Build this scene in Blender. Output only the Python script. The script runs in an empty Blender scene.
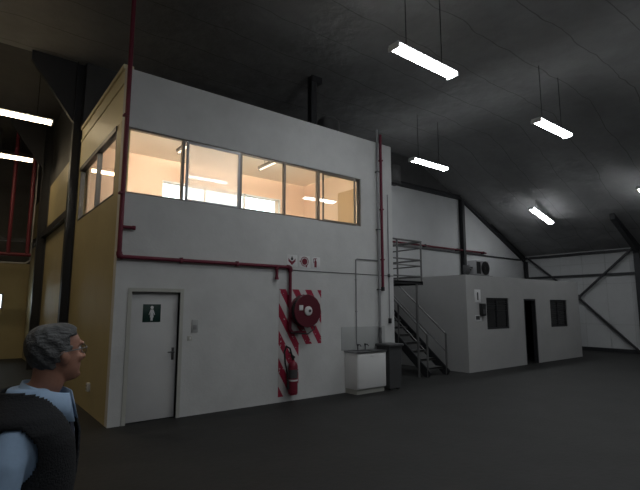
import bpy, bmesh, math, random
from mathutils import Vector, Matrix
random.seed(7)
C = bpy.context.scene.collection
PI = math.pi

# ------------------------------------------------------------------ helpers
class MB:
    """collects shapes in world coordinates; build() links them as ONE mesh object"""
    def __init__(s): s.bm = bmesh.new()
    def box(s, a, b, bev=0.0):
        a, b = Vector(a), Vector(b)
        lo = Vector([min(a[i], b[i]) for i in range(3)]); hi = Vector([max(a[i], b[i]) for i in range(3)])
        bm = bmesh.new()
        bmesh.ops.create_cube(bm, size=1)
        for v in bm.verts:
            v.co = Vector([lo[i] + (v.co[i] + .5) * (hi[i] - lo[i]) for i in range(3)])
        if bev > 0:
            bmesh.ops.bevel(bm, geom=bm.edges[:], offset=bev, segments=2, affect='EDGES', profile=.5)
        s.add(bm); return s
    def add(s, bm):
        me = bpy.data.meshes.new('t'); bm.to_mesh(me); bm.free(); s.bm.from_mesh(me); bpy.data.meshes.remove(me)
    def tube(s, pts, r, n=10, caps=True):
        pts = [Vector(p) for p in pts]
        rs = r if isinstance(r, (list, tuple)) else [r] * len(pts)
        bm = bmesh.new(); rings = []
        t0 = (pts[1] - pts[0]).normalized()
        ref = Vector((0, 0, 1)) if abs(t0.z) < .9 else Vector((1, 0, 0))
        u = t0.cross(ref).normalized()
        for i, p in enumerate(pts):
            if i == 0: t = pts[1] - pts[0]
            elif i == len(pts) - 1: t = pts[-1] - pts[-2]
            else: t = (pts[i+1] - p).normalized() + (p - pts[i-1]).normalized()
            t.normalize()
            u = (u - t * u.dot(t)).normalized(); w = t.cross(u)
            k = 1.0
            if 0 < i < len(pts) - 1:
                c = (pts[i+1] - p).normalized().dot((p - pts[i-1]).normalized())
                k = 1 / max(.5, math.sqrt((1 + c) / 2))
            rings.append([bm.verts.new(p + (u * math.cos(2*PI*j/n) + w * math.sin(2*PI*j/n)) * rs[i] * k) for j in range(n)])
        for a, b in zip(rings, rings[1:]):
            for j in range(n): bm.faces.new((a[j], a[(j+1) % n], b[(j+1) % n], b[j]))
        if caps: bm.faces.new(rings[0][::-1]); bm.faces.new(rings[-1])
        s.add(bm); return s
    def bar(s, p, q, w, h, up=(0, 0, 1)):
        """rectangular bar from p to q, w sideways, h along up"""
        p, q = Vector(p), Vector(q); t = (q - p).normalized(); up = Vector(up)
        x = t.cross(up).normalized(); z = x.cross(t)
        bm = bmesh.new()
        v = [bm.verts.new(c + x * sx * w/2 + z * sz * h/2) for c in (p, q) for sx, sz in ((-1,-1),(1,-1),(1,1),(-1,1))]
        for f in ((0,1,2,3),(7,6,5,4),(0,4,5,1),(1,5,6,2),(2,6,7,3),(3,7,4,0)): bm.faces.new([v[i] for i in f])
        s.add(bm); return s
    def hbeam(s, p, q, w, h, up=(0, 0, 1), t=.014):
        """I-section from p to q: flanges w wide, depth h along up"""
        p, q, up = Vector(p), Vector(q), Vector(up)
        d = (q - p).normalized(); x = d.cross(up).normalized(); z = x.cross(d)
        s.bar(p, q, t, h - t, up)
        for k in (-1, 1): s.bar(p + z * k * (h/2 - t/2), q + z * k * (h/2 - t/2), w, t, up)
        return s
    def prism(s, poly, axis, a, b):
        """polygon of 2D points extruded along axis from a to b"""
        def P(u, v, w):
            if axis == 0: return (w, u, v)
            if axis == 1: return (u, w, v)
            return (u, v, w)
        bm = bmesh.new()
        A = [bm.verts.new(P(u, v, a)) for u, v in poly]; B = [bm.verts.new(P(u, v, b)) for u, v in poly]
        bm.faces.new(A); bm.faces.new(B[::-1])
        for i in range(len(poly)):
            j = (i + 1) % len(poly); bm.faces.new((A[i], B[i], B[j], A[j]))
        s.add(bm); return s
    def lathe(s, prof, o, axis=(0, 0, 1), n=24):
        """profile of (radius, along) about axis through o"""
        o, ax = Vector(o), Vector(axis).normalized()
        u = ax.cross(Vector((0, 0, 1)) if abs(ax.z) < .9 else Vector((1, 0, 0))).normalized(); w = ax.cross(u)
        bm = bmesh.new(); rings = []
        for r, h in prof:
            if r < 1e-6: rings.append([bm.verts.new(o + ax * h)])
            else: rings.append([bm.verts.new(o + ax * h + (u * math.cos(2*PI*j/n) + w * math.sin(2*PI*j/n)) * r) for j in range(n)])
        for a, b in zip(rings, rings[1:]):
            for j in range(n):
                k = (j + 1) % n
                if len(a) == 1 and len(b) == 1: continue
                if len(a) == 1: bm.faces.new((a[0], b[k], b[j]))
                elif len(b) == 1: bm.faces.new((a[j], a[k], b[0]))
                else: bm.faces.new((a[j], a[k], b[k], b[j]))
        s.add(bm); return s
    def ball(s, c, r, rot=None, n=16):
        bm = bmesh.new(); bmesh.ops.create_uvsphere(bm, u_segments=n, v_segments=n//2, radius=1)
        M = Matrix.Translation(Vector(c)) @ (rot or Matrix()) @ Matrix.Diagonal((*((r,)*3 if isinstance(r, (int, float)) else r), 1))
        bmesh.ops.transform(bm, matrix=M, verts=bm.verts[:]); s.add(bm); return s
    def loft(s, rings, caps=True):
        bm = bmesh.new(); R = [[bm.verts.new(p) for p in r] for r in rings]; n = len(R[0])
        for a, b in zip(R, R[1:]):
            for j in range(n): bm.faces.new((a[j], a[(j+1) % n], b[(j+1) % n], b[j]))
        if caps: bm.faces.new(R[0][::-1]); bm.faces.new(R[-1])
        s.add(bm); return s
    def build(s, name, m, parent=None, smooth=True, recalc=True):
        if recalc: bmesh.ops.recalc_face_normals(s.bm, faces=s.bm.faces[:])
        if parent is not None:
            o = parent; off = Vector((0, 0, 0))
            while o is not None: off += o.location; o = o.parent
            for v in s.bm.verts: v.co -= off
        me = bpy.data.meshes.new(name); s.bm.to_mesh(me); s.bm.free()
        if smooth:
            for p in me.polygons: p.use_smooth = True
            me.set_sharp_from_angle(angle=math.radians(32))
        o = bpy.data.objects.new(name, me); C.objects.link(o)
        if m: me.materials.append(m)
        o.parent = parent
        return o

def tag(o, label=None, cat=None, group=None, kind=None):
    if label: o['label'] = label
    if cat: o['category'] = cat
    if group: o['group'] = group
    if kind: o['kind'] = kind
    return o
def thing(name, label, cat, loc, group=None):
    o = bpy.data.objects.new(name, None); o.empty_display_size = .1; C.objects.link(o); o.location = loc
    return tag(o, label, cat, group)
def struct(name, mb, m, parent=None, **k):
    o = mb.build(name, m, parent, **k)
    if parent is None: o['kind'] = 'structure'
    return o
def copy_tree(o, loc, label):
    def rec(a, par):
        c = a.copy(); C.objects.link(c)
        if par is not None: c.parent = par
        for ch in list(a.children): rec(ch, c)
        return c
    r = rec(o, None); r.location = loc; r['label'] = label
    return r

# ------------------------------------------------------------------ materials
def mat(name, col, rough=.6, metal=0, noise=0, scale=3, bump=0, bscale=40, spec=.5, col2=None, stretch=(1,1,1)):
    m = bpy.data.materials.new(name); m.use_nodes = True; nt = m.node_tree; b = nt.nodes['Principled BSDF']
    b.inputs['Base Color'].default_value = (*col, 1); b.inputs['Roughness'].default_value = rough
    b.inputs['Metallic'].default_value = metal; b.inputs['Specular IOR Level'].default_value = spec
    tc = nt.nodes.new('ShaderNodeTexCoord'); mp = nt.nodes.new('ShaderNodeMapping'); mp.inputs['Scale'].default_value = stretch
    nt.links.new(tc.outputs['Object'], mp.inputs['Vector'])
    if noise or col2:
        n = nt.nodes.new('ShaderNodeTexNoise'); n.inputs['Scale'].default_value = scale; n.inputs['Detail'].default_value = 6
        n.inputs['Roughness'].default_value = .65
        nt.links.new(mp.outputs[0], n.inputs['Vector'])
        r = nt.nodes.new('ShaderNodeValToRGB'); r.color_ramp.elements[0].position = .35; r.color_ramp.elements[1].position = .65
        c2 = col2 or tuple(c * (1 - noise) for c in col)
        r.color_ramp.elements[0].color = (*c2, 1); r.color_ramp.elements[1].color = (*col, 1)
        nt.links.new(n.outputs['Fac'], r.inputs['Fac']); nt.links.new(r.outputs['Color'], b.inputs['Base Color'])
    if bump:
        n2 = nt.nodes.new('ShaderNodeTexNoise'); n2.inputs['Scale'].default_value = bscale; n2.inputs['Detail'].default_value = 4
        nt.links.new(mp.outputs[0], n2.inputs['Vector'])
        bp = nt.nodes.new('ShaderNodeBump'); bp.inputs['Strength'].default_value = bump; bp.inputs['Distance'].default_value = .02
        nt.links.new(n2.outputs['Fac'], bp.inputs['Height']); nt.links.new(bp.outputs['Normal'], b.inputs['Normal'])
    return m
def emis(name, col, s):
    m = bpy.data.materials.new(name); m.use_nodes = True; b = m.node_tree.nodes['Principled BSDF']
    b.inputs['Base Color'].default_value = (.8, .8, .8, 1)
    b.inputs['Emission Color'].default_value = (*col, 1); b.inputs['Emission Strength'].default_value = s
    return m
def glass(name, veil=0.0, tint=(.95, .97, .96)):
    m = bpy.data.materials.new(name); m.use_nodes = True; nt = m.node_tree; nt.nodes.clear()
    out = nt.nodes.new('ShaderNodeOutputMaterial'); tr = nt.nodes.new('ShaderNodeBsdfTransparent'); tr.inputs[0].default_value = (*tint, 1)
    gl = nt.nodes.new('ShaderNodeBsdfGlossy'); gl.inputs['Roughness'].default_value = .02
    lw = nt.nodes.new('ShaderNodeLayerWeight'); lw.inputs[0].default_value = .5
    pw = nt.nodes.new('ShaderNodeMath'); pw.operation = 'POWER'; pw.inputs[1].default_value = 5; nt.links.new(lw.outputs['Facing'], pw.inputs[0])
    fr = nt.nodes.new('ShaderNodeMath'); fr.operation = 'MULTIPLY_ADD'; fr.inputs[1].default_value = .95; fr.inputs[2].default_value = .045; nt.links.new(pw.outputs[0], fr.inputs[0])
    mx = nt.nodes.new('ShaderNodeMixShader')
    nt.links.new(fr.outputs[0], mx.inputs[0]); nt.links.new(tr.outputs[0], mx.inputs[1]); nt.links.new(gl.outputs[0], mx.inputs[2])
    last = mx
    if veil:   # dusty film on the pane
        tl = nt.nodes.new('ShaderNodeBsdfTranslucent'); tl.inputs[0].default_value = (.9, .9, .88, 1)
        m2 = nt.nodes.new('ShaderNodeMixShader'); m2.inputs[0].default_value = veil
        nt.links.new(mx.outputs[0], m2.inputs[1]); nt.links.new(tl.outputs[0], m2.inputs[2]); last = m2
    nt.links.new(last.outputs[0], out.inputs[0])
    return m

M = {}
M['wall'] = mat('wall_white', (.67, .675, .675), .75, noise=.13, scale=1.1, bump=.12, bscale=22)
M['office'] = mat('office_white', (.45, .45, .45), .8, noise=.07, scale=1.5, bump=.25, bscale=20)
M['cladding'] = mat('cladding_sheet', (.55, .56, .57), .6, noise=.10, scale=.8)
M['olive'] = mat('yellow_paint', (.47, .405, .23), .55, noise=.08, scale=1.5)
M['cream_panel'] = mat('cream_panel', (.84, .76, .52), .5, noise=.05, scale=2)
M['peach'] = mat('peach_paint', (.84, .64, .51), .7, noise=.04, scale=2)
M['roomceil'] = mat('room_ceiling_paint', (.86, .80, .70), .7)
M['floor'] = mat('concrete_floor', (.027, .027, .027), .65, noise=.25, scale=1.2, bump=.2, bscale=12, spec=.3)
M['red_far'] = mat('red_pipe_far', (.13, .012, .026), .5)
M['dark_steel'] = mat('dark_steel', (.035, .036, .04), .5, metal=.3)
M['brace'] = mat('brace_steel', (.05, .05, .055), .5, metal=.3)
M['alu'] = mat('window_aluminium', (.30, .30, .31), .4, metal=.5)
M['bronze'] = mat('window_bronze', (.20, .18, .16), .45, metal=.5)
M['red_pipe'] = mat('red_pipe', (.17, .012, .036), .55, noise=.15, scale=6)
M['red'] = mat('fire_red', (.20, .010, .03), .5, noise=.12, scale=5)
M['red_dark'] = mat('reel_red', (.105, .008, .02), .5)
M['white'] = mat('white_enamel', (.78, .78, .78), .4)
M['paper'] = mat('white_paper', (.72, .72, .73), .6)
M['grey'] = mat('grey_pipe', (.30, .30, .31), .5)
M['dgrey'] = mat('dark_grey_plastic', (.075, .076, .08), .5, noise=.1)
M['black'] = mat('black_rubber', (.015, .015, .016), .5)
M['stainless'] = mat('stainless', (.30, .30, .31), .35, metal=.9)
M['splash'] = mat('splashback_grey', (.45, .46, .46), .5, noise=.06)
M['door'] = mat('door_paint', (.66, .66, .66), .55, noise=.06, scale=2)
M['jamb'] = mat('jamb_paint', (.50, .50, .46), .55)
M['sign_dark'] = mat('sign_dark_green', (.006, .035, .028), .4)
M['galv'] = mat('galvanised_steel', (.20, .20, .20), .5, metal=.6, noise=.15)
M['tread'] = mat('stair_tread', (.12, .12, .12), .6, metal=.4, noise=.2)
M['darkglass'] = mat('dark_glass', (.012, .012, .013), .15)
M['blind'] = mat('blind_dark', (.012, .012, .012), .6)
M['void'] = mat('dark_interior', (.02, .02, .02), .8)
M['glass'] = glass('pane_glass'); M['glass_dusty'] = glass('pane_glass_dusty', .42)
M['lamp'] = emis('tube_cool', (.95, .985, 1), 30); M['lamp_warm'] = emis('tube_warm', (1, .80, .52), 18)
M['room_lamp'] = emis('tube_room', (1, .86, .66), 1.6); M['room_lamp_added'] = emis('tube_room_added', (1, .89, .74), 265)
M['handle'] = mat('handle_dark_chrome', (.12, .12, .12), .3, metal=.8)
M['brown_door'] = mat('brown_door', (.52, .36, .22), .5)
M['skin'] = mat('skin', (.44, .22, .155), .55, noise=.10, scale=20)
M['hair'] = mat('grey_hair', (.16, .165, .17), .7, noise=.55, scale=14, bump=.7, bscale=60, stretch=(.4, 1, 1))
M['shirt'] = mat('light_blue_shirt', (.34, .48, .68), .8, noise=.08, scale=12, bump=.2, bscale=15)
M['vest'] = mat('dark_vest', (.012, .013, .016), .9, bump=.3, bscale=120)
M['tie'] = mat('dark_tie', (.02, .024, .045), .6)
M['trouser'] = mat('grey_trousers', (.05, .05, .055), .85)
M['lens'] = glass('lens_glass', 0, (.8, .8, .82))

# insulation blanket under the roof: seams, wrinkles
def roof_mat():
    m = mat('roof_insulation', (.31, .31, .315), .85, noise=.22, scale=.9)
    nt = m.node_tree; b = nt.nodes['Principled BSDF']
    tc = nt.nodes.new('ShaderNodeTexCoord')
    br = nt.nodes.new('ShaderNodeTexBrick'); br.inputs['Scale'].default_value = 1
    br.inputs['Brick Width'].default_value = 40; br.inputs['Row Height'].default_value = 1.05; br.inputs['Mortar Size'].default_value = .012
    nz = nt.nodes.new('ShaderNodeTexNoise'); nz.inputs['Scale'].default_value = .7
    ad = nt.nodes.new('ShaderNodeVectorMath'); ad.operation = 'MULTIPLY_ADD'; ad.inputs[1].default_value = (.5, .5, 0)
    nt.links.new(tc.outputs['Object'], nz.inputs['Vector']); nt.links.new(nz.outputs['Color'], ad.inputs[0]); nt.links.new(tc.outputs['Object'], ad.inputs[2])
    nt.links.new(ad.outputs[0], br.inputs['Vector'])
    mx = nt.nodes.new('ShaderNodeMix'); mx.data_type = 'RGBA'
    old = b.inputs['Base Color'].links[0].from_socket
    nt.links.new(br.outputs['Fac'], mx.inputs['Factor']); nt.links.new(old, mx.inputs['A']); mx.inputs['B'].default_value = (.17, .17, .17, 1)
    nt.links.new(mx.outputs['Result'], b.inputs['Base Color'])
    n2 = nt.nodes.new('ShaderNodeTexNoise'); n2.inputs['Scale'].default_value = 2.2; n2.inputs['Detail'].default_value = 5
    nt.links.new(tc.outputs['Object'], n2.inputs['Vector'])
    bp = nt.nodes.new('ShaderNodeBump'); bp.inputs['Strength'].default_value = .6; bp.inputs['Distance'].default_value = .12
    nt.links.new(n2.outputs['Fac'], bp.inputs['Height']); nt.links.new(bp.outputs['Normal'], b.inputs['Normal'])
    return m
M['roof'] = roof_mat(); M['dark_clad'] = mat('dark_cladding', (.07, .07, .072), .7, noise=.2)

# hazard stripes "\\" in the plane of the wall (object coordinates: x along wall, z up)
def stripe_mat():
    m = mat('hazard_stripe_paint', (.5, .5, .5), .6); nt = m.node_tree; b = nt.nodes['Principled BSDF']
    tc = nt.nodes.new('ShaderNodeTexCoord'); sp = nt.nodes.new('ShaderNodeSeparateXYZ'); nt.links.new(tc.outputs['Object'], sp.inputs[0])
    def math_(op, a, bb):
        n = nt.nodes.new('ShaderNodeMath'); n.operation = op
        for i, v in enumerate((a, bb)):
            if isinstance(v, (int, float)): n.inputs[i].default_value = v
            else: nt.links.new(v, n.inputs[i])
        return n.outputs[0]
    u = math_('ADD', sp.outputs['X'], math_('MULTIPLY', sp.outputs['Z'], .60))
    ph = math_('FRACT', math_('ADD', math_('DIVIDE', u, .315), .12), 0)
    k = math_('LESS_THAN', ph, .5)
    nz = nt.nodes.new('ShaderNodeTexNoise'); nz.inputs['Scale'].default_value = 14; nz.inputs['Detail'].default_value = 5
    nt.links.new(tc.outputs['Object'], nz.inputs['Vector'])
    wear = math_('GREATER_THAN', nz.outputs['Fac'], .36)
    k2 = math_('MULTIPLY', k, wear)
    mx = nt.nodes.new('ShaderNodeMix'); mx.data_type = 'RGBA'; nt.links.new(k2, mx.inputs['Factor'])
    mx.inputs['A'].default_value = (.58, .55, .55, 1); mx.inputs['B'].default_value = (.34, .012, .045, 1)
    nt.links.new(mx.outputs['Result'], b.inputs['Base Color'])
    return m
M['stripe'] = stripe_mat()

# ------------------------------------------------------------------ key sizes (metres; X along the front wall, Y into the hall)
YF = 7.645; XL = 1.88; XR = 8.15; ZT = 5.75; YB = 11.22; XW = 20.95; ROOFZ = 7.45; XK = 13.35; EAVE = 4.15
def roofz(x): return ROOFZ if x < XK else ROOFZ - (x - XK) * (ROOFZ - EAVE) / (XW - XK)

# ------------------------------------------------------------------ the setting
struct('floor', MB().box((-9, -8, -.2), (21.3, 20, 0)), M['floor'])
cl = MB()
cl.prism([(-9.2, ROOFZ), (XK, ROOFZ), (XW + .2, EAVE - .08), (XW + .2, EAVE + .1), (XK, ROOFZ + .2), (-9.2, ROOFZ + .2)], 1, -8.2, YB + .3)
struct('ceiling', cl, M['roof'])
struct('ceiling_wing', MB().box((-9.2, YB + .3, ROOFZ), (XL + .2, 20, ROOFZ + .2)), M['dark_clad'])

# tower front wall with the window band and the toilet doorway left open
WX0, WX1, WZ0, WZ1 = 1.93, 7.12, 3.63, 4.75
DX0, DX1, DZ = 2.14, 2.93, 2.045
w = MB(); Y1 = YF + .16
w.box((XL, YF, 0), (DX0, Y1, WZ0)); w.box((DX0, YF, DZ), (DX1, Y1, WZ0)); w.box((DX1, YF, 0), (XR, Y1, WZ0))
w.box((XL, YF, WZ0), (WX0, Y1, WZ1)); w.box((WX1, YF, WZ0), (XR, Y1, WZ1)); w.box((XL, YF, WZ1), (XR, Y1, ZT))
struct('wall_tower_front', w, M['wall'], smooth=False)
# tower side wall: yellow paint below the side window, cream panel above
SY0, SY1, SZ0, SZ1 = 8.10, 11.15, 3.66, 4.88
w = MB(); X1 = XL + .14
w.box((XL, Y1, 0), (X1, 11.3, SZ0)); w.box((XL, Y1, SZ0), (X1, SY0, SZ1)); w.box((XL, SY1, SZ0), (X1, 11.3, SZ1))
struct('wall_tower_side', w, M['olive'], smooth=False)
w = MB(); w.box((XL, Y1, SZ1), (X1, 11.3, 5.80)); w.box((XL - .03, Y1 - .0, 5.80), (X1, 11.3, 5.88)); w.box((XL - .02, Y1, 5.52), (XL, 11.3, 5.56))
struct('wall_tower_side_upper', w, M['cream_panel'], smooth=False)
struct('wall_tower_right', MB().box((XR - .14, Y1, 0), (XR, YB + .16, ZT)), M['wall'], smooth=False)
struct('ceiling_tower_roof', MB().box((X1, Y1, 5.48), (XR - .14, YB + .0, 5.6)), M['grey'], smooth=False)
# the lit room on the upper floor
struct('floor_upper_room', MB().box((X1, Y1, 2.75), (XR - .14, YB, 2.85)), M['grey'], smooth=False)
struct('ceiling_upper_room', MB().box((X1 + .012, Y1 + .012, 5.42), (XR - .152, YB - .1, 5.48)), M['roomceil'], smooth=False)
BX0, BX1, BZ0, BZ1 = 3.66, 7.12, 3.85, 4.90; YR = 11.04
w = MB()
w.box((X1, YR, 2.85), (BX0, YB + .16, 5.60)); w.box((BX1, YR, 2.85), (XR - .14, YB + .16, 5.60))
w.box((BX0, YR, 2.85), (BX1, YB + .16, BZ0)); w.box((BX0, YR, BZ1), (BX1, YB + .16, 5.60))
struct('wall_upper_room_back', w, M['peach'], smooth=False)
struct('wall_upper_room_right', MB().box((XR - .20, Y1, 2.85), (XR - .14, YR, 5.42)), M['peach'], smooth=False)
w = MB(); w.box((X1, Y1, 2.85), (X1 + .01, YR, SZ0)); w.box((X1, Y1, SZ1), (X1 + .01, YR, 5.42))
struct('wall_upper_room_left', w, M['peach'], smooth=False)
w = MB(); w.box((X1, Y1, 2.85), (XR - .2, Y1 + .01, WZ0)); w.box((X1, Y1, WZ1), (XR - .2, Y1 + .01, 5.42))
struct('wall_upper_room_front', w, M['peach'], smooth=False)
struct('wall_tower_back', MB().box((X1, YB, 0), (XR - .14, YB + .16, 2.85)), M['wall'], smooth=False)
# hall walls
w = MB()
w.box((XR, YB, 0), (XW, YB + .08, EAVE)); w.prism([(XR, EAVE), (XW, EAVE), (XW, 3.95 + .2), (16.02, 6.22), (XR, 6.22)], 1, YB, YB + .08)
struct('wall_back', w, M['cladding'], smooth=False)
w = MB()   # dark sheeting that closes the gable above the back wall and the tower
w.prism([(XR, 6.22), (16.02, 6.22), (XW, 3.95), (XW, EAVE), (XK, ROOFZ), (XL, ROOFZ), (XL, 5.6), (XR, 5.6)], 1, YB + .09, YB + .16)
struct('wall_gable', w, M['dark_clad'], smooth=False)
struct('wall_right', MB().box((XW, -8, 0), (XW + .1, YB + .2, EAVE + .06)), M['cladding'], smooth=False)
struct('wall_rear', MB().box((-9, -8.1, 0), (21, -8, 7.5)), M['cladding'], smooth=False)
struct('wall_left', MB().box((-9.1, -8, 0), (-9, 20, 7.5)), M['cladding'], smooth=False)
struct('wall_wing', MB().box((XL, 11.3, 0), (XL + .12, 19.8, 5.45)), M['olive'], smooth=False)
struct('wall_wing_upper', MB().box((XL, 11.3, 5.45), (XL + .12, 19.8, ROOFZ)), M['dark_clad'], smooth=False)
EX0, EX1, EZ0, EZ1 = -.2, 1.17, 1.72, 2.28; YE = 19.75
w = MB(); w.box((-9, YE, 0), (EX0, YE + .1, 3.35)); w.box((EX1, YE, 0), (XL, YE + .1, 3.35)); w.box((EX0, YE, 0), (EX1, YE + .1, EZ0)); w.box((EX0, YE, EZ1), (EX1, YE + .1, 3.35))
struct('wall_end', w, M['olive'], smooth=False)
struct('wall_end_upper', MB().box((-9, YE, 3.35), (XL, YE + .1, ROOFZ)), M['dark_clad'], smooth=False)
wn = MB(); wn.box((EX0, YE, EZ0), (EX0 + .05, YE + .06, EZ1)); wn.box((EX1 - .05, YE, EZ0), (EX1, YE + .06, EZ1)); wn.box((EX0, YE, EZ0), (EX1, YE + .06, EZ0 + .05)); wn.box((EX0, YE, EZ1 - .05), (EX1, YE + .06, EZ1))
o = struct('window_4', wn, M['grey'], smooth=False); MB().box((EX0 + .05, YE + .03, EZ0 + .05), (EX1 - .05, YE + .036, EZ1 - .05)).build('pane', M['glass'], o)
# base kerbs
struct('baseboard_right', MB().box((XW - .06, -8, 0), (XW, 9.0, .15)), M['dark_steel'], smooth=False)
# girts on the right wall and sheet laps
t = MB()
for z, h in ((4.06, .10), (3.13, .09)): t.box((XW - .09, -8, z - h/2), (XW, YB, z + h/2))
struct('trim_1', t, M['brace'], smooth=False)
t = MB()
for z in (2.75, 3.62, 1.1): t.box((XW - .012, -8, z - .012), (XW, YB, z + .012))
for k in range(16): t.box((XW - .012, YB - .75 - k * .9, .15), (XW, YB - .735 - k * .9, EAVE))
struct('trim_2', t, M['splash'], smooth=False)
# girt along the wing wall, back-wall head beam
struct('trim_3', MB().box((XL - .12, 11.75, 3.88), (XL, YE, 4.05)), M['dark_steel'], smooth=False)

# ---- front window band (window_1): frame, sliding sashes, panes
def frame(mb, x0, x1, z0, z1, y0, y1, t, b=None):
    b = b or t
    mb.box((x0, y0, z0), (x0 + t, y1, z1)); mb.box((x1 - t, y0, z0), (x1, y1, z1))
    mb.box((x0 + t, y0, z0), (x1 - t, y1, z0 + b)); mb.box((x0 + t, y0, z1 - t), (x1 - t, y1, z1))
f = MB(); frame(f, WX0, WX1, WZ0, WZ1, YF + .02, YF + .10, .03)
for x in (2.90, 4.04, 5.04, 5.90): f.box((x - .022, YF + .03, WZ0), (x + .022, YF + .10, WZ1))
win = struct('window_1', f, M['bronze'], smooth=False)
def sash(x0, x1, z0, z1, y, m, g, t=.035, wn=win):
    s = MB(); frame(s, x0, x1, z0, z1, y, y + .03, t); so = s.build('sash', m, wn, smooth=False)
    MB().box((x0 + t, y + .012, z0 + t), (x1 - t, y + .017, z1 - t)).build('pane', g, so, smooth=False)
for x0, x1 in ((WX0 + .03, 2.878), (4.062, 5.018), (5.062, 5.878)):
    MB().box((x0, YF + .055, WZ0 + .03), (x1, YF + .06, WZ1 - .03)).build('pane', M['glass'], win, smooth=False)
sash(2.945, 4.0, WZ0 + .0, WZ1 - .03, YF - .005, M['alu'], M['glass_dusty'], .04)
sash(5.88, 6.95, WZ0 - .01, WZ1 - .03, YF - .005, M['bronze'], M['glass'], .035)
sash(6.05, 7.09, WZ0 + .03, WZ1 - .03, YF + .06, M['bronze'], M['glass'], .03)
# ---- side window (window_2)
f = MB()
f.box((XL + .0, SY0, SZ0), (XL + .09, SY0 + .04, SZ1)); f.box((XL, SY1 - .04, SZ0), (XL + .09, SY1, SZ1))
f.box((XL, SY0, SZ0), (XL + .09, SY1, SZ0 + .04)); f.box((XL - .02, SY0, SZ1 - .09), (XL + .09, SY1, SZ1)); f.box((XL, 9.50, SZ0), (XL + .09, 9.545, SZ1))
w2 = struct('window_2', f, M['dark_steel'], smooth=False)
for a, b in ((SY0 + .04, 9.5), (9.545, SY1 - .04)): MB().box((XL + .04, a, SZ0 + .04), (XL + .046, b, SZ1 - .09)).build('pane', M['glass'], w2, smooth=False)
# ---- rear window of the upper room (window_3)
f = MB(); frame(f, BX0, BX1, BZ0, BZ1, YR + .02, YR + .09, .035)
for x in (4.8, 5.95): f.box((x - .02, YR + .02, BZ0), (x + .02, YR + .09, BZ1))
w3 = struct('window_3', f, M['white'], smooth=False)
for a, b in ((BX0 + .035, 4.78), (4.82, 5.93), (5.97, BX1 - .035)): MB().box((a, YR + .05, BZ0 + .035), (b, YR + .055, BZ1 - .035)).build('pane', M['glass'], w3, smooth=False)
# door of the upper room, in its right wall
f = MB(); f.box((XR - .235, 8.62, 2.85), (XR - .2, 9.42, 4.88)); d3 = struct('door_3', f, M['brown_door'], smooth=False)
MB().tube([(XR - .235, 8.70, 3.9), (XR - .28, 8.70, 3.9), (XR - .28, 8.83, 3.9)], .01).build('door_handle', M['handle'], d3)

# ---- toilet door (door_1)
f = MB()
f.box((DX0 - .06, YF - .012, 0), (DX0, YF + .10, DZ + .06)); f.box((DX1, YF - .012, 0), (DX1 + .06, YF + .10, DZ + .06)); f.box((DX0, YF - .012, DZ), (DX1, YF + .10, DZ + .06))
door = struct('door_1', f, M['jamb'], smooth=False)
lf = MB().box((DX0 + .005, YF + .075, .012), (DX1 - .005, YF + .115, DZ - .004), .004).build('door_leaf', M['door'], door)
MB().box((2.345, YF + .069, 1.555), (2.635, YF + .075, 1.845), .003).build('toilet_sign', M['sign_dark'], lf)
g = MB()   # white standing figure
gx, gz, gy = 2.49, 1.57, YF + .066
g.lathe([(0, 0), (.026, 0), (.026, .003), (0, .003)], (gx, gy, gz + .222), (0, 1, 0), 16)
g.prism([(gx - .022, gz + .19), (gx + .022, gz + .19), (gx + .052, gz + .105), (gx + .040, gz + .10), (gx + .022, gz + .15), (gx + .03, gz + .06), (gx + .018, gz + .06), (gx + .018, gz + .01),
         (gx - .018, gz + .01), (gx - .018, gz + .06), (gx - .03, gz + .06), (gx - .022, gz + .15), (gx - .040, gz + .10), (gx - .052, gz + .105)], 1, gy, gy + .003)
lbl = g.build('sign_figure', M['paper'], lf); lbl['label'] = 'white standing figure on the dark sign'
h = MB(); h.box((2.845, YF + .062, .93), (2.885, YF + .075, 1.13), .004); h.tube([(2.865, YF + .065, 1.06), (2.865, YF + .02, 1.06), (2.765, YF + .02, 1.06)], .010)
h.build('door_handle', M['handle'], lf)
for z in (.3, 1.60): MB().tube([(DX0 + .008, YF + .068, z - .05), (DX0 + .008, YF + .068, z + .05)], .009).build('hinge', M['handle'], lf)

# ------------------------------------------------------------------ small fittings on the tower front
def plate(name, label, cat, x0, x1, z0, z1, m, y=YF, d=.012, group=None):
    t = thing(name, label, cat, ((x0 + x1)/2, y - d/2, z0), group)
    MB().box((x0, y - d, z0), (x1, y, z1), .003).build('plate', m, t); return t
s = plate('light_switch', 'grey wall switch plate right of the toilet door', 'switch', 3.15, 3.26, 1.37, 1.585, M['splash'])
MB().box((3.175, YF - .02, 1.42), (3.235, YF - .012, 1.50), .003).build('rocker', M['grey'], s)
s = plate('light_switch', 'smaller pale plate just below the grey wall switch', 'switch', 3.085, 3.165, 1.235, 1.315, M['jamb'])
MB().box((3.11, YF - .018, 1.255), (3.14, YF - .012, 1.295), .002).build('rocker', M['white'], s)
# socket low on the yellow side wall
s = thing('wall_socket', 'small pale socket box low on the yellow side wall', 'socket', (XL - .03, 8.94, .36))
MB().box((XL - .05, 8.88, .36), (XL, 9.00, .50), .006).build('box', M['paper'], s)
for z in (.40, .455): MB().box((XL - .056, 8.92, z - .012), (XL - .05, 8.96, z + .012), .002).build('outlet', M['dgrey'], s)

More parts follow.
